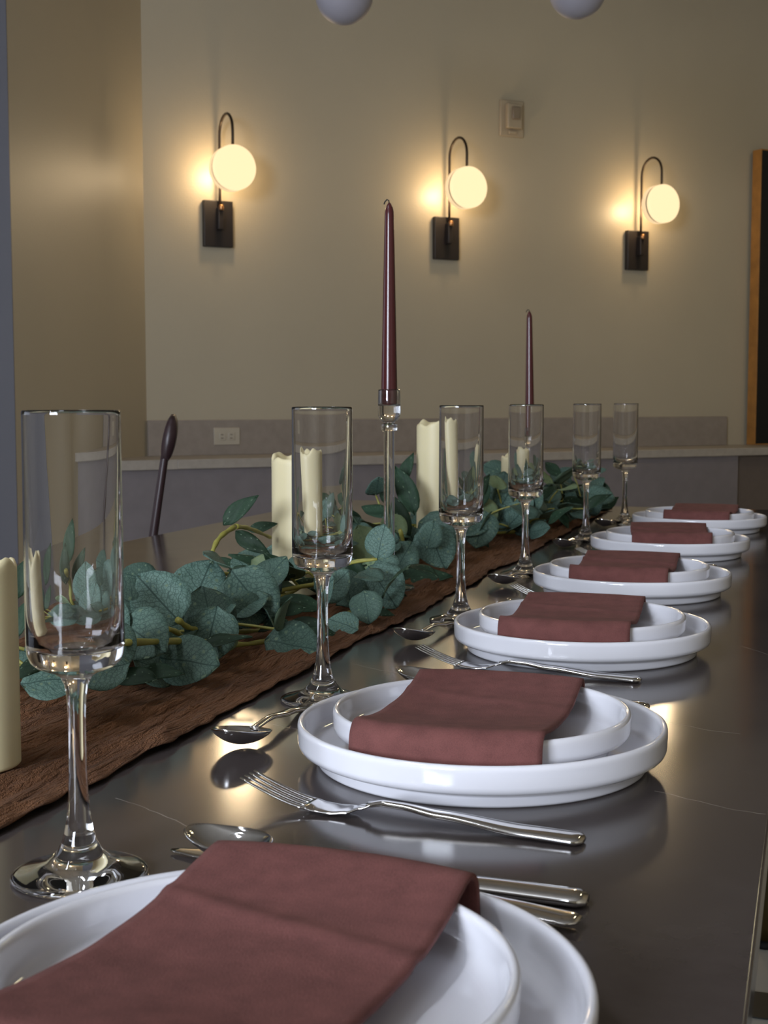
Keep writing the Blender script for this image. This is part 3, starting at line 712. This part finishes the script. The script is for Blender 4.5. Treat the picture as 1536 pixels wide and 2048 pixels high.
# ------------------------------------------------------------------ eucalyptus garland
KEY = [(-0.600,1.164,0.075,0.0540,'r',130,0.50),(-0.640,1.341,0.061,0.0605,'r',70,0.50),(-0.565,1.064,0.057,0.0480,'r',-40,0.70),(-0.585,1.246,0.050,0.0510,'r',100,0.60),(-0.560,1.196,0.037,0.0490,'r',-100,0.50),(-0.535,1.096,0.030,0.0475,'r',-15,0.80),(-0.575,1.332,0.055,0.0593,'r',-55,0.40),(-0.505,1.279,0.012,0.0514,'r',-15,1.00),(-0.545,1.007,0.034,0.0422,'e',170,0.90),(-0.540,0.950,0.050,0.0361,'r',200,0.80),(-0.550,1.213,0.030,0.0248,'p',60,0.50),(-0.680,1.536,0.133,0.0527,'e',50,0.20),(-0.670,1.546,0.087,0.0499,'e',-45,0.40),(-0.690,1.635,0.101,0.0362,'e',10,0.50),(-0.630,1.494,0.067,0.0331,'p',150,0.40),(-0.650,1.478,0.063,0.0359,'e',160,0.60),(-0.555,1.414,0.038,0.0555,'e',170,0.80),(-0.550,1.368,0.036,0.0440,'e',200,0.90),(-0.540,1.405,0.016,0.0450,'e',160,0.80),(-0.620,1.860,0.056,0.0599,'p',110,0.30),(-0.575,1.766,0.018,0.0520,'p',-40,0.50),(-0.560,1.645,0.014,0.0552,'e',-70,0.30),(-0.510,1.593,0.012,0.0563,'r',-60,0.60),(-0.500,1.416,0.012,0.0309,'r',150,0.90),(-0.490,1.470,0.012,0.0360,'r',-80,0.70),(-0.485,1.509,0.012,0.0285,'e',-30,0.80),(-0.535,1.577,0.012,0.0591,'e',15,0.50),(-0.550,1.575,0.012,0.0436,'r',100,0.50),(-0.570,2.071,0.056,0.0599,'r',-30,0.30),(-0.550,1.984,0.028,0.0613,'r',-70,0.40),(-0.620,2.032,0.083,0.0750,'e',100,0.20),(-0.660,2.201,0.115,0.0853,'e',105,0.15),(-0.680,2.253,0.149,0.0541,'e',80,0.15),(-0.620,1.995,0.067,0.0466,'p',-80,0.20),(-0.580,1.912,0.033,0.0484,'r',60,0.40),(-0.530,1.856,0.012,0.0756,'e',-5,0.90),(-0.550,2.273,0.044,0.0590,'r',-100,0.50),(-0.570,2.504,0.056,0.0723,'r',60,0.40),(-0.620,2.750,0.082,0.0646,'r',80,0.30),(-0.550,2.646,0.022,0.0800,'r',-20,0.50),(-0.530,1.677,0.012,0.0460,'e',-30,0.80),(-0.630,1.153,0.074,0.0458,'r',150,0.50),(-0.600,1.066,0.069,0.0403,'r',80,0.30),(-0.620,1.079,0.089,0.0386,'r',95,0.30),(-0.660,1.080,0.106,0.0390,'e',100,0.10),(-0.680,1.131,0.123,0.0430,'e',85,0.10),(-0.650,1.105,0.103,0.0373,'e',75,0.10),(-0.660,1.021,0.113,0.0416,'e',80,0.20),(-0.620,0.961,0.085,0.0351,'e',60,0.30),(-0.580,0.938,0.070,0.0341,'r',190,0.60),(-0.570,0.893,0.063,0.0346,'e',200,0.80),(-0.575,0.967,0.061,0.0370,'r',-30,0.60),(-0.535,1.040,0.033,0.0389,'e',10,0.90),(-0.560,1.007,0.059,0.0360,'r',-60,0.60),(-0.600,1.630,0.024,0.0389,'e',80,0.40),(-0.610,1.716,0.029,0.0407,'r',60,0.40),(-0.550,1.331,0.028,0.0322,'e',200,0.80),(-0.510,1.369,0.012,0.0328,'e',190,0.90),(-0.600,2.043,0.041,0.0476,'r',120,0.40),]
STEMS = [[(-0.55, 1.006, 0.062), (-0.55, 1.13, 0.042), (-0.55, 1.232, 0.021), (-0.55, 1.329, 0.006), (-0.55, 1.431, 0.003)] ,
[(-0.58, 1.25, 0.037), (-0.58, 1.299, 0.022), (-0.58, 1.381, 0.002)] ,
[(-0.66, 1.481, 0.115), (-0.66, 1.438, 0.106), (-0.66, 1.416, 0.089), (-0.66, 1.424, 0.069), (-0.66, 1.473, 0.057), (-0.66, 1.525, 0.039)] ,
[(-0.67, 1.504, 0.113), (-0.67, 1.55, 0.106), (-0.67, 1.614, 0.089)] ,
[(-0.56, 1.548, 0.055), (-0.56, 1.594, 0.031), (-0.56, 1.613, 0.006), (-0.56, 1.613, -0.014)] ,
[(-0.6, 1.611, 0.049), (-0.6, 1.708, 0.031), (-0.6, 1.771, 0.017)] ,
[(-0.59, 1.929, 0.072), (-0.59, 1.968, 0.03), (-0.59, 1.995, 0.011)] ,
[(-0.53, 1.527, 0.001), (-0.53, 1.508, -0.008)] ,
[(-0.575, 1.155, 0.057), (-0.575, 1.181, 0.045), (-0.575, 1.227, 0.034)] ,
[(-0.565, 1.08, 0.059), (-0.565, 1.119, 0.054), (-0.565, 1.15, 0.041)] ,
[(-0.655, 1.078, 0.102), (-0.655, 1.09, 0.084), (-0.655, 1.094, 0.058), (-0.655, 1.129, 0.033)] ,]
def leaf_mesh(name, kind, seed):
    rnd = random.Random(seed); nu, nv = 9, 7; top = []
    wid = {'r': 0.47, 'p': 0.45, 'e': 0.20}[kind]
    cup = rnd.uniform(0.06, 0.16); arch = rnd.uniform(0.05, 0.22)*(1.6 if kind == 'e' else 1); twist = rnd.uniform(-0.5, 0.5)*(1.4 if kind == 'e' else 0.6)
    bend = rnd.uniform(-0.18, 0.18)*(1 if kind == 'e' else 0.2)
    for i in range(nu):
        u = i/(nu-1)
        if kind == 'e': hw = wid*max(0.03, math.sin(math.pi*u**0.8)**0.8)
        else:
            hw = wid*max(0.05, math.sin(math.pi*min(1, u**0.86))**0.55) * (1-0.10*u)
            if u > 0.85: hw *= 1-0.25*(u-0.85)/0.15
        for j in range(nv):
            v = -1+2*j/(nv-1)
            x = v*hw; y = u
            z = cup*(x/wid)**2*wid*1.2 + 0.02*math.sin(u*9+v*4+seed) - arch*(u-0.4)**2 + x*twist*(u-0.4)
            top.append(Vector((x+bend*u*u, y, z)))
    me, nt = shell(name, top, nu, nv, 0.008)
    me.materials.append(M[{'r': 'leaf_round', 'p': 'leaf_pale', 'e': 'leaf_long'}[kind]]); me.materials.append(M['leaf_under'])
    for k, p in enumerate(me.polygons): p.material_index = 1 if nt <= k < 2*nt else 0
    return me
LM = {k: [leaf_mesh('leaf', k, 3*q+ord(k)) for q in range(5)] for k in 'rpe'}
gar = thing('eucalyptus_garland', 'green eucalyptus garland winding along the brown runner', 'garland', (-0.62, 1.0, TZ+0.008))
GO = Vector((-0.62, 1.0, TZ+0.008))
VD = Vector((-0.3028, 0.9495, -0.0819)); VR = Vector((0.9527, 0.3038, 0)); VU = VR.cross(VD)
def put_leaf(c, L, kind, tipdir, normal, centred=True, rnd=random):
    t = tipdir.normalized(); n = (normal - t*normal.dot(t)).normalized(); s = t.cross(n)
    m = Matrix((s, t, n)).transposed().to_4x4()
    base = c - t*L*0.5 if centred else c
    # keep the leaf above the cloth
    low = min(base.z, (base+t*L).z)
    if low < TZ+0.010: base.z += TZ+0.010-low
    o = link_obj('leaf', rnd.choice(LM[kind]), None, gar)
    o.matrix_local = Matrix.Translation(base-GO) @ m @ Matrix.Scale(L, 4)
    return base
SOL = [(-0.558, 0.798, 0.036), (-0.652, 1.665, 0.036), (-0.638, 2.300, 0.036), (-0.598, 2.800, 0.036), (-0.546, 1.735, 0.010), (-0.607, 2.975, 0.010)]
def clear(p, mrg=0.0):
    return all((p.x-a)**2+(p.y-b)**2 > (r+mrg)**2 for a, b, r in SOL)
rk = random.Random(5)
for (x, y, z, L, kind, ang, up) in KEY:
    a = R(ang); t = VR*math.cos(a)+VU*math.sin(a)
    nrm = -VD + Vector((0, 0, up*0.9)) + VR*rk.uniform(-0.25, 0.25)
    # lean the leaf plane so that its tip direction lies in it
    n0 = nrm.normalized(); t = (t - n0*t.dot(n0)).normalized()
    c = Vector((x, y, TZ+z))
    for k in range(8):                       # slide leaves clear of the candles and holders
        if all(clear(c+t*L*q, 0.003) for q in (-0.55, -0.25, 0, 0.25, 0.55)): break
        c += Vector((0.004, -0.008, 0))
    put_leaf(c, L*(1.22 if kind == 'r' else 1.08), kind, t, n0, True, rk)
# the rest of the garland: leaves springing from twigs along the runner
rg = random.Random(21)
cnt = len(KEY); twigs = []
yy = 0.93
def axis(y): return Vector((-0.645+0.13*max(0.0, min(1.0, (y-2.25)/0.75))+0.035*math.sin(y*5.2)+0.02*math.sin(y*13), y, TZ+0.026+0.012*math.sin(y*9)))
tries = 0
while cnt < 298 and tries < 4000:
    tries += 1
    far = rg.random()
    y = 1.55+1.62*far**0.8 if rg.random() < 0.78 else rg.uniform(0.95, 1.6)
    a = axis(y)
    off = rg.gauss(0, 0.055)
    hmax = 0.095 if y > 1.8 else 0.055
    c = Vector((a.x+off, y+rg.uniform(-0.02, 0.02), TZ+0.018+abs(rg.gauss(0.3, 0.33))*hmax))
    if c.x > (-0.50 if y < 2.3 else -0.435) or c.x < -0.84: continue
    if c.z > TZ+0.13: continue
    L = rg.uniform(0.040, 0.060) * (1.12 if y > 2 else 0.92)
    kind = 'r' if rg.random() < 0.62 else ('e' if rg.random() < 0.86 else 'p')
    if kind == 'e': L *= 1.15
    t = Vector((off*7+rg.uniform(-0.7, 0.7), rg.uniform(-1, 0.8), rg.uniform(-0.35, 0.8)))
    if t.length < 0.2: continue
    t.normalize()
    n = Vector((rg.uniform(-0.3, 0.7), -rg.uniform(0.2, 1.0), rg.uniform(0.3, 1.1)))
    if not all(clear(c+t*L*q, 0.004) for q in (0, 0.35, 0.7, 1.0)): continue
    if y < 1.35 and c.z > TZ+0.05: continue
    put_leaf(c, L, kind, t, n, False, rg); cnt += 1
    if kind != 'e' or rg.random() < 0.5: twigs.append((a, c))
for k, s in enumerate(STEMS):
    pts = smooth_path([Vector((p[0], p[1], max(0.010, p[2])+TZ)) - GO for p in s], 6)
    link_obj('stem', tube('stem', pts, [0.0031*(1-0.3*q/len(pts))+0.0005*math.sin(q*1.7) for q in range(len(pts))], 8), M['stem'], gar)
for side in range(2):
    pts = []
    for q in range(60):
        y = 0.93+2.2*q/59; a = axis(y)
        a += Vector((0.02*math.sin(y*17+side*3), 0, 0.006*math.cos(y*21+side*2)))
        # step round the candles
        for (sx, sy, r) in SOL:
            d = Vector((a.x-sx, a.y-sy, 0)); m_ = r+0.010
            if d.length < m_: a += Vector((1 if side else -1, 0, 0))*math.sqrt(max(0, m_*m_-d.y*d.y)) + Vector((sx-a.x, 0, 0))
        pts.append(a-GO)
    link_obj('stem', tube('stem', smooth_path(pts, 2), 0.0028, 8), M['stem'], gar)
ntw = 0
for (a, c) in twigs:
    if ntw > 110: break
    d = c-a
    if not all(clear(a.lerp(c, q), 0.002) for q in (0, 0.25, 0.5, 0.75, 1)): continue
    mid = a.lerp(c, 0.5)+Vector((0, 0, 0.008))
    link_obj('twig', tube('twig', smooth_path([a-GO, mid-GO, c-GO], 4), [0.0017]*9, 6), M['stem'], gar); ntw += 1
